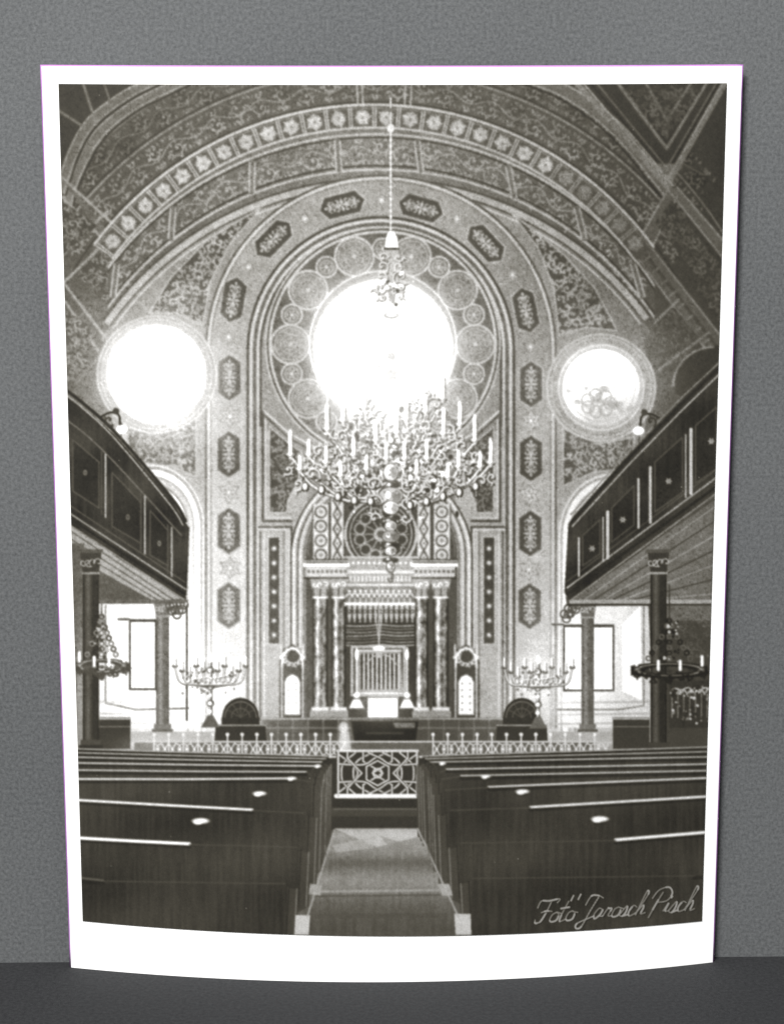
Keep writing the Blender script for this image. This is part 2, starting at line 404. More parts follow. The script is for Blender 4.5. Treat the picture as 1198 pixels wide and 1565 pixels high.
glow(585,540,160,160,.2); glow(585,533,112,112,1.25,4); glow(582,540,124,124,.45,2); glow(575,600,80,130,.32)
glow(236,570,98,94,.5); glow(236,566,76,74,1.0,3.5); glow(245,590,90,84,.3,2); glow(918,588,90,88,.34); glow(908,572,50,44,.8,2)
glow(276,870,28,84,.68); glow(874,860,20,62,.52); glow(270,1000,50,110,.58); glow(190,1010,40,70,.38); glow(890,1000,48,84,.44); glow(240,1085,90,40,.38); glow(300,1100,80,30,.38); glow(850,1090,60,32,.3)
glow(322,1045,46,46,.6); glow(822,1040,40,42,.5); glow(583,1075,34,26,.3); glow(583,884,60,16,.25); glow(262,628,54,48,.5)
base()
# under-gallery windows
for x0,x1,y0,y1 in ((198,240,946,1054),(860,938,954,1056)):
    region('side_window')
    q0,q1=(x0-36,x0-14) if x0<500 else (x1+40,x1+12)
    poly([(q0,925),(q0+2,1070),(q1,y1),(q1,y0)],250)
    line([(q0,925),(q0,1074),(x0+10,1084),(x0+90,1082)] if x0<500 else [(q0+5,925),(q0+5,1078),(x1+6,1084),(x0-10,1084)],2.4,150)
    rect(x0,y0,x1,y1,78); rect(x0+2.6,y0+4,x1-2.6,y1-2.6,258)
    line([(x0-16,y0),(x0,y0)],3,110)
    base()
region('side_window'); rect(260,925,286,1056,258); line([(286,925),(286,1100)],3,110); base()
def column(x0,x1,y0,y1,dark,label=None,cap=22):
    region('column',label); c=(x0+x1)/2; h=(x1-x0)/2
    rect(x0,y0,x1,y1,lambda x,y:dark+46*np.clip(1-np.abs((x-(c-h*.35))/(h*.6)),0,1))
    line([(x0,y0),(x0,y1)],1.4,dark-20); line([(x1,y0),(x1,y1)],1.4,dark-20)
    poly([(x0-5,y0-cap),(x1+5,y0-cap),(x1+1,y0),(x0-1,y0)],dark+10)
    rect(x0-7,y0-cap-5,x1+7,y0-cap,dark+35)
    for q in range(4): scroll(x0+(x1-x0)*q/3,y0-cap*.5,q,cap*.24,200,1.8,1,False)
    rect(x0-2,y0,x1+2,y0+3,175); rect(x0-4,y1-16,x1+4,y1-8,dark+20); rect(x0-7,y1-8,x1+7,y1,dark-6)
    base()
column(240,258,940,1122,118); column(889,906,942,1122,104)
cur=None
for x,y in ((264,926),(272,932),(280,924),(872,930),(880,924),(866,938)): 
    for q in range(3): ring(x+q*3-4,y+(q%2)*7,6,2.2,90)
base()
rect(200,1118,330,1132,196); rect(840,1118,940,1132,184)
for x in (368,797):
    region('round_backed_bench','dark bench with semicircular back')
    poly([(x-29,1138),(x-29,1096)]+[(x+28*math.cos(R(t)),1096-30*math.sin(R(t))) for t in range(180,-1,-10)]+[(x+29,1096),(x+29,1138)],58)
    ring(x,1096,24,2,112,a0=0,a1=180); ring(x,1096,14,1.6,96,a0=0,a1=180)
    for q in range(5): line([(x,1096),(x+22*math.cos(R(30+30*q)),1096-22*math.sin(R(30+30*q)))],1.4,92)
    poly([(x-40,1140),(x-38,1108),(x+38,1108),(x+40,1140)],62); line([(x-38,1108),(x+38,1108)],2.4,160)
base()
for x0,x1 in ((150,200),(936,992)):
    rect(x0,1096,x1,1144,66); line([(x0,1098),(x1,1098)],2.4,196); line([(x0,1110),(x1,1110)],1.6,130)
def candelabrum(cx,cy,w,h,label,n=6):
    region('candelabrum',label)
    line([(cx,cy-h),(cx,cy+h*2)],5.5,104); line([(cx-1,cy-h),(cx-1,cy+h*2)],2.4,252)
    for q in range(6): circ(cx,cy-h*.4+q*h*.42,5.6-(q%2)*2,108); circ(cx-1,cy-h*.4+q*h*.42,3.6,252)
    for s in (-1,1):
        for k in range(1,n+1):
            e=w*k/n; yy=cy-4-(k%3)*h*.24
            pp=smooth([(cx,cy+h*.35),(cx+s*e*.4,cy+h*.5-k),(cx+s*e*.85,cy+h*.2),(cx+s*e,yy)],5)
            line(pp,3.4,114,.85); line([(a,b-1) for a,b in pp],1.8,252)
            scroll(cx+s*e*.6,cy+h*.12,k,7,118,2.2,s,False); scroll(cx+s*e*.6-1,cy+h*.12-1,k,7,254,1.8,s,False)
            circ(cx+s*e,yy,4.6,114,ry=2.8); line([(cx+s*e+1.6,yy-2),(cx+s*e+1.6,yy-13)],2,150); line([(cx+s*e,yy-2),(cx+s*e,yy-14)],3,258)
    for k in range(44): circ(cx+random.gauss(0,.45)*w,cy+random.uniform(-.5,.8)*h,random.uniform(1,2.4),random.choice((110,255,130)),a=.8)
    circ(cx,cy-h,3.6,252,ry=7)
    poly([(cx-14,cy+h*2.5),(cx+14,cy+h*2.5),(cx+4,cy+h*1.9),(cx-4,cy+h*1.9)],110)
    base()
candelabrum(322,1036,54,30,'pale branched candelabrum left of the ark',5); candelabrum(822,1038,52,30,'pale branched candelabrum right of the ark',5)
cur=None
for k in range(46):
    circ(916+random.gauss(0,20),612+random.gauss(0,14),random.uniform(3,8),random.choice((150,176,255,215,255)),ry=random.uniform(2.5,6),a=.4,soft=4)
for q in range(7):
    th=R(51*q); ring(914+18*math.cos(th),616+13*math.sin(th),9,3,168,.45)
for k in range(10): circ(222+random.gauss(0,16),590+random.gauss(0,12),random.uniform(4,8),222,ry=random.uniform(3,6),a=.4,soft=4)
ring(918,592,52,2,205,.5); ring(918,592,60,3,196,.5); ring(240,572,68,2.4,222,.4)
# ---------- galleries ----------
rect(148,918,152,1112,150)
region('gallery','left gallery with dark panelled parapet')
poly([(104,788),(286,912),(284,922),(150,922),(148,1000),(104,1000)],96)
poly([(110,800),(276,914),(240,920),(150,872),(108,846)],176)
for k in range(5): line([(110,812+k*12),(268-k*12,918)],2,100)
line([(148,918),(286,918)],4,110)
grn=vnoise(3,91,40)
GR=lambda x,y:14*grn[np.clip((y-Y0).astype(int),0,CH-1),np.clip((x-X0).astype(int),0,CW-1)]
SHD=lambda x,y:58+8*np.sin(x/23+y/31)+6*np.sin(y/13)+GR(x,y)
poly([(102,604),(128,622),(176,664),(262,762),(282,796),(290,806),(286,905),(282,916),(180,852),(106,800)],SHD)
line(smooth([(102,596),(130,618),(178,662),(262,760),(284,796)]),5,50); line(smooth([(102,604),(130,626),(176,670),(258,768),(280,802)]),2,186)
line(smooth([(104,642),(160,690),(278,818)]),2,118)
line([(104,790),(284,908)],4,44); line([(104,782),(284,900)],2.4,174); line([(104,770),(284,890)],1.8,96); line([(104,800),(282,916)],2.4,146)
for x,ya,yb in ((162,694,790),(222,758,846),(263,806,880)): line([(x,ya),(x,yb)],2.6,190); line([(x-6,ya-4),(x-6,yb-4)],2,90)
for P in ([(112,672),(152,706),(152,776),(112,750)],[(172,722),(216,768),(216,830),(172,804)],[(230,780),(257,810),(257,864),(230,848)]):
    poly(P,46,.6); line(P+[P[0]],2,92)
for x,y in ((131,722),(196,790),(244,830)): circ(x,y,3,124,ry=4.4); circ(x,y,1.3,60)
region('gallery','right gallery with dark panelled parapet and white posts')
poly([(1096,742),(864,912),(866,924),(990,924),(1000,1150),(1096,1150)],84)
poly([(1090,765),(872,914),(920,922),(1085,922)],116)
for k in range(7): line([(1090,775+k*22),(890+k*14,918)],2,70 if k%2 else 158)
rect(870,916,1090,922,174); line([(866,924),(1090,924)],3,60)
poly([(1098,556),(1040,612),(960,694),(876,788),(868,800),(862,905),(870,918),(980,842),(1094,752)],SHD)
line([(1098,562),(1040,618),(960,700),(874,796)],5,48); line([(1098,572),(1040,628),(960,710),(874,804)],2.2,190); line([(1098,554),(1040,608),(958,692),(872,786)],2,142)
line([(1096,742),(866,908)],4,44); line([(1096,728),(866,898)],2.4,178); line([(1096,752),(870,918)],2.4,150); line([(1096,716),(866,888)],1.4,96)
for x,ya,yb,w in ((1055,656,754,5),(1047,664,760,2),(993,714,798,4),(975,732,806,3.5),(928,782,852,5),(921,790,856,2),(884,822,880,3)):
    line([(x,ya),(x,yb)],w,218)
for P in ([(1062,650),(1094,622),(1094,716),(1062,738)],[(1000,706),(1042,668),(1042,752),(1000,782)],[(934,776),(968,742),(968,802),(934,828)],[(890,818),(916,794),(916,846),(890,864)]):
    poly(P,46,.6); line(P+[P[0]],2,90)
for x,y in ((1021,735),(951,794),(904,838),(1086,674)):
    for q in range(6): leaf(x,y,q*1.05,6,1.8,180,.9)
base()
rect(1018,925,1096,1150,76); rect(1022,1040,1084,1112,64)
for k in range(7): ring(1032+k*9,1060+2*math.sin(k*2),8,2.6,200,a0=0,a1=180); line([(1026+k*9,1060),(1026+k*9,1096)],1.8,140)
for k in range(70): circ(random.uniform(1024,1084),random.uniform(1046,1108),random.uniform(1,2.6),random.choice((220,150,56,56)))
rect(1018,925,1096,948,140,.6); floralpoly([(1022,926),(1094,926),(1094,1000),(1050,1010)],112,17,7)
rect(104,830,130,1150,104); rect(118,1030,150,1150,150); glow(138,1000,20,70,.35)
column(128,151,874,1146,60,'tall dark column under the left gallery',30); column(994,1017,874,1150,52,'tall dark column under the right gallery',30)
def hanglamp(cx,cy,w,v,label):
    region('hanging_lamp',label)
    for s in (-1,0,1):
        for q in range(8):
            t=q/8; x=cx+s*w*.75*t**1.2; y=cy-76+66*t
            ring(x,y,3.4,2.2,v+60 if q%2 else v)
    line([(cx,cy-130),(cx,cy-76)],2,v+20)
    for q in range(26): circ(cx+random.uniform(-.3,.3)*w,cy-70+random.uniform(-8,60),random.uniform(1,3),random.choice((v,v,205)))
    ring(cx,cy,w,6.5,v,ry=9); ring(cx,cy-1,w,1.4,v+100,ry=9)
    for k in range(7):
        x=cx-w+k*w/3; y=cy+(7 if 0<k<6 else 0)
        scroll(x,y+4,k,8,v,3.4,(-1)**k,True); circ(x,y-6,4.4,v+20,ry=2.8)
        if k%2==0: line([(x,y-8),(x,y-21)],5,252)
    circ(cx,cy+16,5,v); base()
hanglamp(156,1018,34,84,'hanging lamp with candles under the left gallery'); hanglamp(1022,1024,50,42,'dark hanging lamp with white candles under the right gallery')
for x,y,s in ((178,640,1),(984,642,-1)):
    region('wall_lamp')
    line(smooth([(x-s*22,y-4),(x-s*8,y-10),(x+s*4,y-6),(x+s*6,y+8)]),3.4,58); scroll(x-s*10,y+2,1,9,60,3,s)
    circ(x,y-12,5,74); line([(x+s*8,y+6),(x+s*8,y+36)],1.6,84); circ(x+s*9,y+16,9,256,ry=7)
base()
# ---------- balustrade ----------
region('balustrade','white lattice balustrade across the room')
rect(206,1133,910,1158,104); line([(206,1133),(910,1133)],2.8,208); line([(206,1156),(910,1156)],3,214)
x=236; k=0
while x<908:
    if not (516<x<642):
        line([(x,1121),(x,1158)],2.6,226); circ(x,1122,3,236)
        for j in (0,1):
            xx=x+j*11.2
            if (k+j)%2: 
                line([(xx,1135),(xx+11,1154)],2.2,220); line([(xx+11,1135),(xx,1154)],2.2,220)
            else:
                ring(xx-1,1144.5,8.5,2.1,214,a0=270,a1=90); ring(xx+12,1144.5,8.5,2.1,214,a0=90,a1=270)
            circ(xx+5.6,1144.5,2,240)
    x+=22.4; k+=1
base(); cur=None
glow(250,1140,60,16,.35)
glow(527,1130,8,28,.75); circ(525,1112,7,240,ry=9,a=.8,soft=3); poly([(517,1168),(519,1120),(533,1118),(540,1166)],232,.6)
base()
poly([(490,1158),(660,1158),(652,1268),(502,1268)],60)
region('lattice_gate','white knotwork lattice gate at the head of the aisle')
rect(514,1146,640,1218,60)
def L(p,w=2.5): line(p,w+2,50,.8); line(p,w,224)
for s in (-1,1):
    L(smooth([(577+s*60,1152),(577+s*44,1164),(577+s*30,1181),(577+s*44,1198),(577+s*60,1211)],5))
    L(smooth([(577+s*34,1150),(577+s*52,1166),(577+s*55,1181),(577+s*52,1196),(577+s*34,1213)],5))
    L(smooth([(577+s*8,1150),(577+s*28,1160),(577+s*36,1172),(577+s*36,1190),(577+s*28,1202),(577+s*8,1213)],5))
    L([(577+s*22,1150),(577+s*22,1163),(577-s*8,1181),(577+s*22,1199),(577+s*22,1213)])
    L(smooth([(577+s*60,1167),(577+s*22,1168),(577+s*4,1158),(577-s*14,1150)],5)); L(smooth([(577+s*60,1195),(577+s*22,1194),(577+s*4,1204),(577-s*14,1213)],5))
    L([(577+s*46,1150),(577+s*46,1158),(577+s*24,1181),(577+s*46,1204),(577+s*46,1213)])
L([(577,1162),(594,1171),(594,1191),(577,1200),(560,1191),(560,1171),(577,1162)])
ring(577,1181,7,2.2,222)
line([(516,1147),(638,1147)],4,236); line([(514,1216),(640,1216)],7,242); line([(517,1147),(517,1216)],3.4,216); line([(637,1147),(637,1216)],3.4,216)
base()
# ---------- aisle ----------
for k,(y,v) in enumerate(((1222,56),(1234,76),(1248,62))): poly([(506-k*2,y),(644+k*2,y),(648+k*2,y+13),(504-k*2,y+13)],v)
line([(510,1236),(642,1236)],1.6,110)
region('aisle_runner','worn pale runner down the aisle')
poly([(512,1265),(636,1265),(712,1432),(452,1432)],lambda x,y:108+44*np.exp(-((y-1290)/22)**2)+40*np.exp(-((y-1346)/20)**2)-22*np.clip((y-1368)/50,0,1)+30*np.exp(-((y-1275)/7)**2)-16*np.exp(-((y-1318)/9)**2)+GR(x,y))
poly([(512,1266),(636,1266),(640,1278),(576,1294)],224,.6); poly([(508,1292),(576,1276),(570,1296),(514,1302)],196,.6); poly([(580,1276),(646,1298),(600,1300)],140,.6)
for y0,v,w in ((1362,184,4),(1369,80,3),(1400,86,7)):
    k=(y0-1265)/165; line([(510-46*k,y0),(640+50*k,y0-2)],w,v,.6)
base()
# ---------- pews ----------
SH=lambda x,y:65+6*np.sin(x/60+y/40)+4*np.sin(y/17)-3*np.clip((y-1250)/150,0,1)+GR(x,y)
Lr=[((112,1144),(502,1156),508,1286),((113,1150),(498,1160),505,1290),((113,1157),(492,1165),502,1300),((115,1166),(484,1171),498,1312),((116,1177),(468,1180),496,1320),((117,1191),(447,1190),494,1330),((119,1222),(386,1238),486,1352),((121,1280),(290,1290),474,1385),((123,1342),(158,1346),456,1430)]
RW=(2,2,2.2,2.6,2.6,3.2,4,5,2); RV=(180,186,200,208,200,224,246,255,150)
for i,((xa,ya),(xb,yb),xe,yf) in enumerate(Lr):
    region('wooden_pew','dark pew in the left block'+(', nearest the camera' if i==8 else ''))
    poly([(xa-20,ya),(xb,yb),(xe-22,yb+6),(xe,yb+14),(xe-2,yf),(xe-26,yf+12),(xa-20,1440)],SH)
    poly([(xe-17,yb+9),(xe,yb+14),(xe-2,yf),(xe-18,yf+8)],88,.5)
    line([(xa-20,ya+3),(xb,yb+3)],5.5 if i>3 else 3,38,.6)
    if i<8: line([(xa-20,ya-1),(xa*.5+xb*.5,(ya+yb)/2-.2),(xb,yb-1)],RW[i],RV[i])
    else: line([(xa,ya-1),(xb,yb-1)],3.2,130,.6)
    line([(xe-2,yb+12),(xe-6,yf)],2,122); line([(xe-14,yb+8),(xe-18,yf)],1.6,48)
    line([(xb,yb),(xe-20,yb+4)],1.6,84)
Rr=[((646,1156),(1062,1142),636,1278),((650,1160),(1064,1149),640,1284),((658,1165),(1066,1157),644,1292),((682,1176),(1068,1168),652,1306),((704,1186),(1069,1178),656,1316),((746,1203),(1070,1189),660,1330),((810,1234),(1072,1217),668,1350),((940,1284),(1074,1271),684,1372),((1060,1338),(1080,1336),702,1420)]
for i,((xa,ya),(xb,yb),xe,yf) in enumerate(Rr):
    region('wooden_pew','dark pew in the right block'+(', nearest the camera' if i==8 else ''))
    poly([(xb+20,yb),(xa,ya),(xe+22,ya+6),(xe,ya+14),(xe+2,yf),(xe+26,yf+12),(xb+20,1440)],SH)
    poly([(xe+17,ya+9),(xe,ya+14),(xe+2,yf),(xe+18,yf+8)],88,.5)
    line([(xa,ya+3),(xb+20,yb+3)],5.5 if i>3 else 3,38,.6)
    if i<8: line([(xa,ya-1),(xb+20,yb-1)],RW[i],RV[i]-10)
    line([(xe+2,ya+12),(xe+6,yf)],2,122); line([(xe+14,ya+8),(xe+18,yf)],1.6,48)
    line([(xa,ya),(xe+20,ya+4)],1.6,84)
base(); cur=None
for x,y,r in ((307,1254,13),(397,1212,10),(446,1189,7),(486,1170,5),(916,1251,13),(798,1209,10),(742,1186,7),(676,1166,5)):
    circ(x,y+r*.4,r*.9,50,ry=4,a=.5); circ(x,y,r,246,ry=max(2.5,r*.34),soft=2); circ(x-r*.3,y+2,r*.6,246,ry=r*.3)
for P in ([(452,1398),(474,1398),(472,1428),(450,1428)],[(694,1396),(719,1396),(720,1428),(696,1428)]): poly(P,210)
for P in ([(474,1350),(492,1352),(490,1368),(472,1366)],[(668,1350),(686,1350),(692,1368),(676,1368)]): poly(P,172)
for a,b in (((511,1268),(470,1400)),((638,1266),(700,1400))): line([a,b],3,180,.8)
line([(497,1292),(503,1336)],2,120); line([(652,1290),(664,1340)],2,120)
# ---------- chandelier ----------
region('eternal_lamp')
line([(579,890),(579,985)],1.6,216); line([(573,930),(579,985),(585,930)],1.2,200); circ(579,990,10,245,ry=4.5); circ(579,1000,5,205,ry=5)
region('chandelier','great many-branched chandelier of white candles hanging on a chain')
chid=cur
line([(597,150),(597,352)],4.6,84,.5); line([(597,150),(597,352)],2.6,222)
circ(596,168,7,120,ry=3); circ(597,196,6,228,ry=7); 
for y in range(205,352,9): circ(597,y,2.1,236,ry=3.2)
poly([(588,380),(590,362),(594,353),(602,353),(607,362),(609,380)],250); line([(588,380),(609,380)],3,80)
poly([(588,382),(610,382),(604,400),(607,430),(603,466),(595,466),(591,430),(594,400)],196)
for s in (-1,1):
    for q,(yy,rr) in enumerate(((394,8),(408,10),(424,14),(440,12),(454,9))):
        scroll(598+s*(7+rr*.6),yy,q,rr,84,3,s,True); scroll(597+s*(7+rr*.6),yy-1,q,rr,240,2.8,s,True)
for k in range(24): circ(598+random.gauss(0,13),random.uniform(412,472),random.uniform(1.5,3.5),random.choice((110,244,252)))
circ(598,482,12,214,ry=5); circ(598,481,8,252,ry=3)
cur=None
circ(598,512,5,236,ry=20,soft=4); circ(598,545,7,228,ry=7,soft=4); circ(598,574,9,226,ry=12,soft=5)
for s in (-1,1): scroll(598+s*18,560,1,12,226,2.4,s); scroll(598+s*26,590,2,13,214,2.6,s)
cur=chid
random.seed(19)
hub=(597,705)
def arm(ex,ey,hy,rs=1.):
    dx=ex-hub[0]
    p_=smooth([(hub[0]+dx*.05,hy),(hub[0]+.4*dx,max(hy,ey)+24),(hub[0]+.82*dx,ey+26),(ex,ey)],7)
    line(p_,6.4,70,.8); line(p_,3.8,200); line([(x,y-1.2) for x,y in p_],2,256)
    s=1 if dx>0 else -1
    for q,(f,g,rr) in enumerate(((.86,6,12),(.6,20,14),(1.02,20,9),(.36,8,12),(.72,-8,9))):
        X=hub[0]+f*dx; Y=ey+g; rr*=random.uniform(.75,1.2)*rs; a_=random.uniform(0,6)
        scroll(X+1,Y+1.2,a_,rr,66,4.2,s*(-1)**q,True,.8); scroll(X-.6,Y-.6,a_,rr,240,3,s*(-1)**q,True)
cand=[(444,694,30),(472,694,16),(500,655,30),(676,608,28),(702,648,28),(725,672,32),(749,706,30),(733,712,16),(677,662,32),(524,642,18),(556,622,16),(620,640,22),(650,628,18),(458,716,14),(540,694,20),(652,700,22),(574,672,22),(606,660,20),(498,706,18),(700,712,18),(618,700,20),(520,726,14),(684,728,14),(590,700,16),(560,716,14),(636,722,14)]
for x,y,h in sorted(cand,key=lambda c:c[1]): arm(x,y+4,min(y+60,742),.9+.2*random.random())
for k in range(330):
    t=random.uniform(0,6.3); u=random.random()**.7
    y=704+62*u*math.sin(t); x=hub[0]+(142 if y>690 else 100)*u*math.cos(t)
    c=random.choice((256,250,236,60,72,110,200)); th=random.uniform(0,3.14); l=random.uniform(3,10)
    leaf(x,y,th,l,random.uniform(1.4,3.2),c,.9)
for k in range(130):
    x=hub[0]+random.gauss(0,54); y=706+random.gauss(0,34); circ(x,y,random.uniform(1.4,4.4),random.choice((256,250,90,68,130)),ry=random.uniform(1.6,5.5))
for x,y,h in cand:
    circ(x,y+2,7.4,64,ry=3.8,a=.85); circ(x,y,6.2,236,ry=3); poly([(x-4,y),(x+4,y),(x+2,y+8),(x-2,y+8)],226)
    line([(x+1.8,y-1),(x+1.8,y-h)],7.4,110,.5); line([(x,y-1),(x+random.uniform(-1,1),y-h)],6,257); circ(x,y-h-3,2.8,257,ry=5.5,soft=2)
for y,rx,ry,v in ((722,11,13,236),(742,16,7,120),(758,18,13,210),(776,12,10,246),(797,15,5,96),(804,9,8,226),(820,13,9,176),(833,16,4,80),(842,9,7,220),(856,11,4,100),(866,6,8,205),(882,4,7,176)):
    circ(597,y,rx+1.4,60,ry=ry+1.2,a=.7); circ(597,y-.5,rx,v,ry=ry); circ(597+rx*.5,y,rx*.4,v*.6,ry=ry*.7,a=.7,soft=2); circ(593,y-2,rx*.25,257,ry=ry*.45)
    for q in range(3): circ(597+random.uniform(-.7,.7)*rx,y+random.uniform(-.5,.5)*ry,1.6,random.choice((100,255)),a=.7)
for s in (-1,1):
    for y,rr in ((768,14),(742,14),(792,9)): scroll(597+s*(20+rr*.4),y,0,rr,60,4.4,s); scroll(596+s*(20+rr*.4),y-1,0,rr,244,3.2,s)
    for k in range(5):
        x=597+s*(30+k*25); yk=770-k*6+random.uniform(-4,3); circ(x,yk,6,66,ry=8); circ(x-1,yk-1,3.8,240,ry=5.6); line([(x,yk+7),(x,yk+14)],2.2,196)
cur=None
glow(590,640,80,40,.5); glow(575,606,70,34,.45); glow(560,690,110,44,.16)
# ---------- overall print character: grain, mottling, contrast ----------
blur(1)
soft=val.copy(); v_=val.copy(); blur(1); val=val*.7+v_*.3
tex=15*vnoise(2.4,5)+10*vnoise(1.3,6)+14*vnoise(5,8)+12*vnoise(26,9)+10*vnoise(70,10)
amp=np.clip((val-62)/60,.3,1.)*np.clip((258-val)/70,0,1)
upper=np.clip((1120-YY)/40,0,1)
val+=tex*amp*(1.0+.5*upper)
val+=np.where(vnoise(2.8,21)>.3,18,0)*amp*upper*.6; val-=np.where(vnoise(2.6,33)>.28,26,0)*amp*upper*.6
for k in range(50):
    x=random.uniform(92,1105); y=random.uniform(130,1400); circ(x,y,random.uniform(.5,1.1),220,a=.4)
# ---------- handwritten signature ----------
region('handwritten_signature')
G={'F':([[(.05,.02),(.22,.06),(.36,.5),(.46,1)],[(-.2,.7),(-.12,1.0),(.3,1.02),(.85,1.12),(.8,.95)],[(.1,.5),(.35,.58),(.66,.56)],[(-.1,.16),(-.02,.0),(.2,.04)]],.64),
'o':([[(.3,.45),(.1,.38),(.05,.12),(.2,0),(.42,.12),(.45,.36),(.3,.45),(.6,.38)]],.46),
't':([[(.25,.95),(.12,.3),(.15,.03),(.42,.12)],[(-.02,.6),(.42,.64)]],.38),
'J':([[(.75,1.05),(.55,.4),(.35,-.3),(.1,-.4),(.05,-.2),(.5,.05),(.85,.2)],[(.15,.7),(.3,1.1),(.7,1.12),(1.0,1.0)]],.76),
'a':([[(.42,.4),(.2,.46),(.04,.2),(.14,0),(.36,.15),(.44,.42),(.4,.1),(.6,.12)]],.52),
'r':([[(0,.05),(.15,.45),(.2,.42),(.36,.42),(.3,.1),(.5,.1)]],.42),
's':([[(0,.05),(.25,.48),(.32,.2),(.2,0),(.02,.04)],[(.2,0),(.44,.1)]],.4),
'c':([[(.4,.4),(.2,.45),(.04,.2),(.16,0),(.46,.12)]],.42),
'h':([[(0,.05),(.3,.85),(.32,1.1),(.2,1.0),(.06,0)],[(.08,.2),(.28,.45),(.36,.3),(.32,.04),(.54,.1)]],.5),
'P':([[(.36,1.0),(.2,.4),(.05,-.15)],[(-.1,.7),(.1,1.1),(.6,1.22),(.9,.95),(.75,.58),(.25,.5)]],.72),
'i':([[(0,.08),(.14,.44),(.1,.1),(.32,.1)],[(.2,.68),(.23,.72)]],.3),' ':([],.24)}
x=818.; S=34
for ch in 'Foto Jarosch Pisch':
    st,adv=G[ch]
    by=1412-(x-812)*.085
    for s_ in st:
        q_=[(x+S*.8*(a+.45*b),by-S*(b*.98+.03)+random.uniform(-.8,.8)) for a,b in s_]
        q_=smooth(q_,6) if len(q_)>2 else q_
        line([(a+1.8,b+1) for a,b in q_],2.6,44,.6); line(q_,1.9,172,.75)
        line(q_[len(q_)//3:2*len(q_)//3+1],3.0,180,.75)
    x+=adv*S*.86
line([(872,1376),(876,1368)],2.2,176); line([(883,1374),(887,1366)],2.2,176)
base()
val=np.clip(val,34,262)

# =====================================================================
# 2. geometry of the paper and camera
# =====================================================================
H=.24; B=.0112
obs=[(-1,1,67,106),(1,1,1136,97),(1,0,1087,1470),(-1,0,108,1480),(0,0,600,1500),(0,1,600,102)]
def surfy(X,W): return -B*(1-(2*X/W)**2)
def basis(p):
    cx,cz,D,yaw,pit,rol,f,W=p
    F=np.array([math.sin(yaw)*math.cos(pit),math.cos(yaw)*math.cos(pit),-math.sin(pit)])
    r0=np.array([math.cos(yaw),-math.sin(yaw),0]); u0=np.cross(r0,F)
    r=math.cos(rol)*r0+math.sin(rol)*u0; u=-math.sin(rol)*r0+math.cos(rol)*u0
    return F,r,u
def proj(p,X,Y,Z):
    F,r,u=basis(p); dx=X-p[0]; dy=Y+p[2]; dz=Z-p[1]
    w=dx*F[0]+dy*F[1]+dz*F[2]
    return 599+p[6]*1000*(dx*r[0]+dy*r[1]+dz*r[2])/w, 782.5-p[6]*1000*(dx*u[0]+dy*u[1]+dz*u[2])/w
prior=np.array([0,.24,.56,0,.211,0,3.159,.185])
wt=np.array([6,20,20,60,5,5,3,5.])
def res(p):
    o=[]
    for sx,sz,px,py in obs:
        X=sx*p[7]/2; a,b=proj(p,X,surfy(X,p[7]),sz*H); o+=[a-px,b-py]
    return np.array(o+list((p-prior)*wt))
p=prior.copy(); lam=1e-3
for it in range(80):
    r_=res(p); J=np.zeros((len(r_),8))
    for k in range(8):
        q=p.copy(); q[k]+=1e-6; J[:,k]=(res(q)-r_)/1e-6
    A=J.T@J; stepv=np.linalg.solve(A+lam*np.diag(np.diag(A)),-J.T@r_)
    if (res(p+stepv)**2).sum()<(r_**2).sum(): p=p+stepv; lam*=.5
    else: lam*=4
W=p[7]
def inv(px,py):
    X,Z=(px-600)/1069*W,(1480-py)/1374*H
    for _ in range(20):
        f0=np.array(proj(p,X,surfy(X,W),Z))-(px,py)
        e=1e-6
        fx=(np.array(proj(p,X+e,surfy(X+e,W),Z))-(px,py)-f0)/e; fz=(np.array(proj(p,X,surfy(X,W),Z+e))-(px,py)-f0)/e
        d=np.linalg.solve(np.array([fx,fz]).T,-f0); X+=d[0]; Z+=d[1]
    return X,Z
q00=inv(90,128); q10=inv(1110,127); q11=inv(1072,1407); q01=inv(127,1407)

C=bpy.context.scene.collection
def mat(name): 
    m=bpy.data.materials.new(name); m.use_nodes=True; return m,m.node_tree.nodes,m.node_tree.links,m.node_tree.nodes['Principled BSDF']
def mkmesh(name,V,Fq,m,col=None,smoothf=True):
    me=bpy.data.meshes.new(name); nv=len(V); nf=len(Fq)
    me.vertices.add(nv); me.vertices.foreach_set('co',np.ascontiguousarray(V,np.float32).ravel())
    me.loops.add(nf*4); me.loops.foreach_set('vertex_index',np.ascontiguousarray(Fq,np.int32).ravel())
    me.polygons.add(nf); me.polygons.foreach_set('loop_start',np.arange(0,nf*4,4,dtype=np.int32))
    me.polygons.foreach_set('use_smooth',np.full(nf,smoothf))
    me.update(calc_edges=True)
    if col is not None:
        at=me.attributes.new('ink','FLOAT_COLOR','POINT')
        at.data.foreach_set('color',np.ascontiguousarray(col,np.float32).ravel())
    me.materials.append(m)
    o=bpy.data.objects.new(name,me); C.objects.link(o); return o

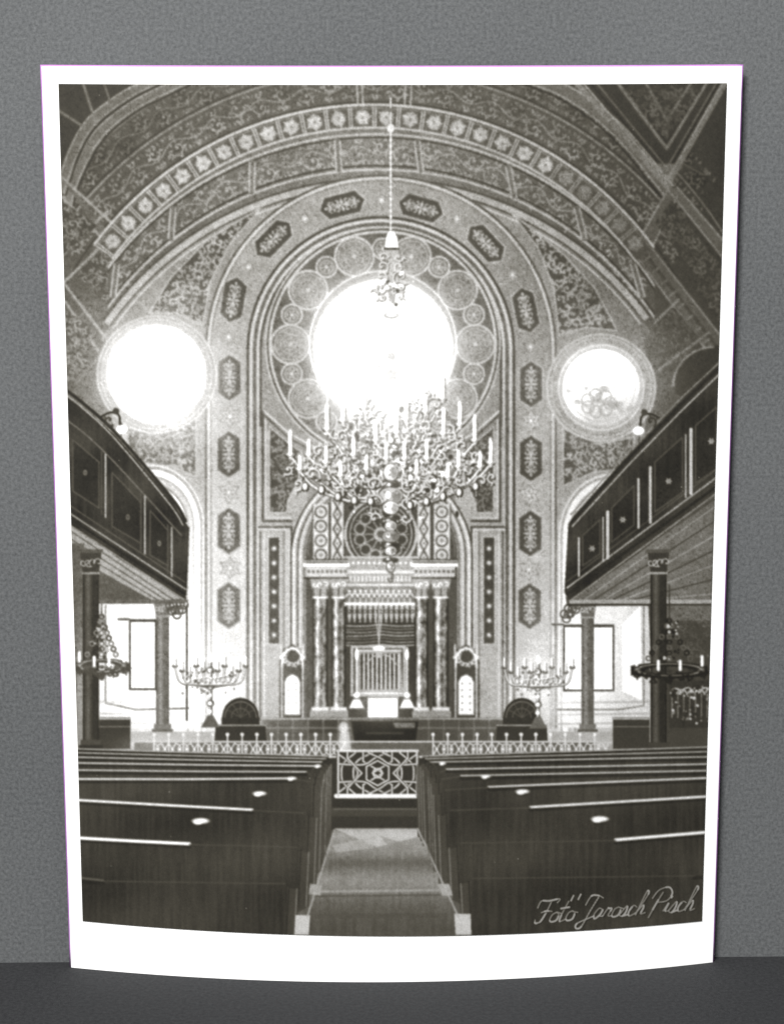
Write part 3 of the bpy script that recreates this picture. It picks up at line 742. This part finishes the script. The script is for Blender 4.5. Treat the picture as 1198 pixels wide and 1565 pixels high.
ink,n,l,b=mat('silver_print_ink')
at=n.new('ShaderNodeAttribute'); at.attribute_name='ink'
tc=n.new('ShaderNodeTexCoord'); nz=n.new('ShaderNodeTexNoise'); nz.inputs['Scale'].default_value=2600; nz.inputs['Detail'].default_value=1
l.new(tc.outputs['Object'],nz.inputs['Vector'])
mr=n.new('ShaderNodeMapRange'); mr.inputs[1].default_value=.3; mr.inputs[2].default_value=.7; mr.inputs[3].default_value=.92; mr.inputs[4].default_value=1.08
l.new(nz.outputs['Fac'],mr.inputs[0])
mx=n.new('ShaderNodeVectorMath'); mx.operation='SCALE'; l.new(at.outputs['Color'],mx.inputs[0]); l.new(mr.outputs[0],mx.inputs['Scale'])
l.new(mx.outputs[0],b.inputs['Base Color']); b.inputs['Roughness'].default_value=.42; b.inputs['Specular IOR Level'].default_value=.2
pap,n,l,b=mat('white_photo_paper')
tc=n.new('ShaderNodeTexCoord'); nz=n.new('ShaderNodeTexNoise'); nz.inputs['Scale'].default_value=60; l.new(tc.outputs['Object'],nz.inputs['Vector'])
cr=n.new('ShaderNodeValToRGB'); cr.color_ramp.elements[0].color=(.90,.90,.89,1); cr.color_ramp.elements[1].color=(.94,.94,.935,1); l.new(nz.outputs['Fac'],cr.inputs[0]); l.new(cr.outputs[0],b.inputs['Base Color'])
b.inputs['Roughness'].default_value=.4; b.inputs['Specular IOR Level'].default_value=.25
edg,n,l,b=mat('paper_edge_lens_fringe');  # lilac lens colour fringing painted onto the rim of the white paper
nz=n.new('ShaderNodeTexNoise'); nz.inputs['Scale'].default_value=120
cr=n.new('ShaderNodeValToRGB'); cr.color_ramp.elements[0].color=(.36,.15,.45,1); cr.color_ramp.elements[1].color=(.54,.27,.60,1); l.new(nz.outputs['Fac'],cr.inputs[0]); l.new(cr.outputs[0],b.inputs['Base Color']); b.inputs['Roughness'].default_value=.7
def card(name,c0,c1,sc):
    m,n,l,b=mat(name); tc=n.new('ShaderNodeTexCoord')
    n1=n.new('ShaderNodeTexNoise'); n1.inputs['Scale'].default_value=sc; n1.inputs['Detail'].default_value=4; n1.inputs['Roughness'].default_value=.7
    n2=n.new('ShaderNodeTexNoise'); n2.inputs['Scale'].default_value=9; n2.inputs['Detail'].default_value=3
    l.new(tc.outputs['Object'],n1.inputs['Vector']); l.new(tc.outputs['Object'],n2.inputs['Vector'])
    ad=n.new('ShaderNodeMath'); ad.operation='MULTIPLY_ADD'; ad.inputs[1].default_value=.25; l.new(n2.outputs['Fac'],ad.inputs[0]); 
    l.new(n1.outputs['Fac'],ad.inputs[2])
    cr=n.new('ShaderNodeValToRGB'); cr.color_ramp.elements[0].position=.38; cr.color_ramp.elements[1].position=.86
    cr.color_ramp.elements[0].color=c0; cr.color_ramp.elements[1].color=c1
    l.new(ad.outputs[0],cr.inputs[0]); l.new(cr.outputs[0],b.inputs['Base Color'])
    bp=n.new('ShaderNodeBump'); bp.inputs['Strength'].default_value=.4; bp.inputs['Distance'].default_value=.0003
    l.new(n1.outputs['Fac'],bp.inputs['Height']); l.new(bp.outputs[0],b.inputs['Normal'])
    b.inputs['Roughness'].default_value=.85; b.inputs['Specular IOR Level'].default_value=.2
    return m
wallm_=card('grey_card',(.052,.055,.057,1),(.130,.135,.138,1),1150)
flm=card('dark_card',(.015,.0155,.017,1),(.036,.037,.039,1),900)

NX,NY=960,1200
s=np.linspace(0,1,NX)[None]; t=np.linspace(0,1,NY)[:,None]
def bil(k): return (q00[k]*(1-s)+q10[k]*s)*(1-t)+(q01[k]*(1-s)+q11[k]*s)*t
Xg,Zg=bil(0),bil(1); Yg=surfy(Xg,W)
px,py=proj(p,Xg,Yg,Zg)
fx=np.clip(px-X0,0,CW-2); fy=np.clip(py-Y0,0,CH-2); ix=fx.astype(int); iy=fy.astype(int); ax=fx-ix; ay=fy-iy
vv=(val[iy,ix]*(1-ax)+val[iy,ix+1]*ax)*(1-ay)+(val[iy+1,ix]*(1-ax)+val[iy+1,ix+1]*ax)*ay
g=vv/255.
w_=np.clip((1-g)*1.6,0,1)*np.clip(g*3.4,0,1)
rgb=np.stack([g-.0*w_,g-.013*w_,g-.048*w_],-1)
lin=np.where(rgb<=.04045,rgb/12.92,((rgb+.055)/1.055)**2.4)
lin=np.clip(lin/GAIN*(1+.3*np.clip((g[...,None]-.86)/.1,0,1)),.01,.93)
col=np.concatenate([lin,np.ones(lin.shape[:2]+(1,))],-1).reshape(-1,4)
V=np.stack([Xg,Yg-.0003,Zg],-1).reshape(-1,3)
ii=np.arange(NY-1)[:,None]*NX+np.arange(NX-1)[None]
Q=np.stack([ii,ii+NX,ii+NX+1,ii+1],-1)
cxp=(px[:-1,:-1]+px[1:,1:])/2; cyp=(py[:-1,:-1]+py[1:,1:])/2
qid=idm[np.clip((cyp-Y0+.5).astype(int),0,CH-1),np.clip((cxp-X0+.5).astype(int),0,CW-1)]
root=bpy.data.objects.new('photographic_print',None); C.objects.link(root)
root['label']='black and white photographic print of an ornate synagogue interior with white border, standing upright'
root['category']='photograph'
def sub(k):
    f=Q[qid==k]
    if len(f)<6: return None
    u,inv_=np.unique(f,return_inverse=True)
    return mkmesh(REG[k][0],V[u],inv_.reshape(-1,4),ink,col[u])
pic=sub(0); pic.parent=root
pic['label']='warm toned black and white picture area of the print'
for k in range(1,len(REG)):
    o=sub(k)
    if o is None: continue
    o.parent=pic
    if REG[k][1]: o['label']=REG[k][1]
def sheet():
    nx,T=80,.0004; Vv=[]; Fq=[]
    xs=np.linspace(-W/2,W/2,nx+1)
    for y_off in (0,T):
        for z in (0,H):
            for x in xs: Vv.append((x,surfy(x,W)+y_off,z))
    n1=nx+1
    for i in range(nx):
        Fq.append((i,i+1,n1+i+1,n1+i)); Fq.append((2*n1+i+1,2*n1+i,3*n1+i,3*n1+i+1))
    return np.array(Vv),np.array(Fq)
Vv,Fq=sheet()
o=mkmesh('paper_sheet',Vv,Fq,pap); o.parent=root; o['label']='glossy white paper with plain white border'
e=.0004; nx=80; xs=np.linspace(-W/2,W/2,nx+1)
per=[(x,0) for x in xs]+[(W/2,z) for z in np.linspace(0,H,41)[1:]]+[(x,H) for x in xs[::-1][1:]]+[(-W/2,z) for z in np.linspace(H,0,41)[1:-1]]
Ev=[];Ef=[]
N=len(per)
for (x,z) in per:
    ox=e*(1 if x>W/2-1e-9 else -1 if x<-W/2+1e-9 else 0); oz=e*(1 if z>H-1e-9 else 0)
    y=surfy(x,W)
    Ev+=[(x,y-.00002,z),(x+ox,y+.0002,z+oz),(x,y+.00042,z)]
for i in range(N):
    j=(i+1)%N
    for k in (0,1): Ef.append((3*i+k,3*j+k,3*j+k+1,3*i+k+1))
o=mkmesh('paper_edge',np.array(Ev),np.array(Ef),edg); o.parent=root  # paper rim, coloured to imitate the lens fringe
WY=.0035
def plane(name,V4,m):
    o=mkmesh(name,np.array(V4),np.array([[0,1,2,3]]),m,smoothf=False); o['kind']='structure'; return o
plane('backdrop_wall',[(-1,WY,-.0),(1,WY,-.0),(1,WY,1.0),(-1,WY,1.0)],wallm_)
plane('table_surface',[(-1,-1.2,0),(1,-1.2,0),(1,WY,0),(-1,WY,0)],flm)
cam=bpy.data.cameras.new('camera'); co=bpy.data.objects.new('camera',cam); C.objects.link(co)
F,r_,u_=basis(p)
from mathutils import Matrix, Vector
co.matrix_world=Matrix(((r_[0],u_[0],-F[0],p[0]),(r_[1],u_[1],-F[1],-p[2]),(r_[2],u_[2],-F[2],p[1]),(0,0,0,1)))
cam.sensor_fit='VERTICAL'; cam.sensor_height=24; cam.lens=p[6]*1000/1565*24; cam.clip_start=.01; cam.clip_end=20
bpy.context.scene.camera=co
def area(name,loc,tgt,size,en,colr):
    ld=bpy.data.lights.new(name,'AREA'); ld.size=size; ld.energy=en; ld.color=colr
    o=bpy.data.objects.new(name,ld); C.objects.link(o); o.location=loc
    o.rotation_euler=(Vector(tgt)-Vector(loc)).to_track_quat('-Z','Y').to_euler()
area('key_lamp',(-.35,-.95,1.0),(0,0,.12),.4,34,(1,.99,.975))
w=bpy.data.worlds.new('World'); bpy.context.scene.world=w; w.use_nodes=True
w.node_tree.nodes['Background'].inputs[0].default_value=(.98,.99,1,1); w.node_tree.nodes['Background'].inputs[1].default_value=.55
sc=bpy.context.scene; sc.view_settings.view_transform='Standard'; sc.view_settings.look='None'; sc.view_settings.exposure=0
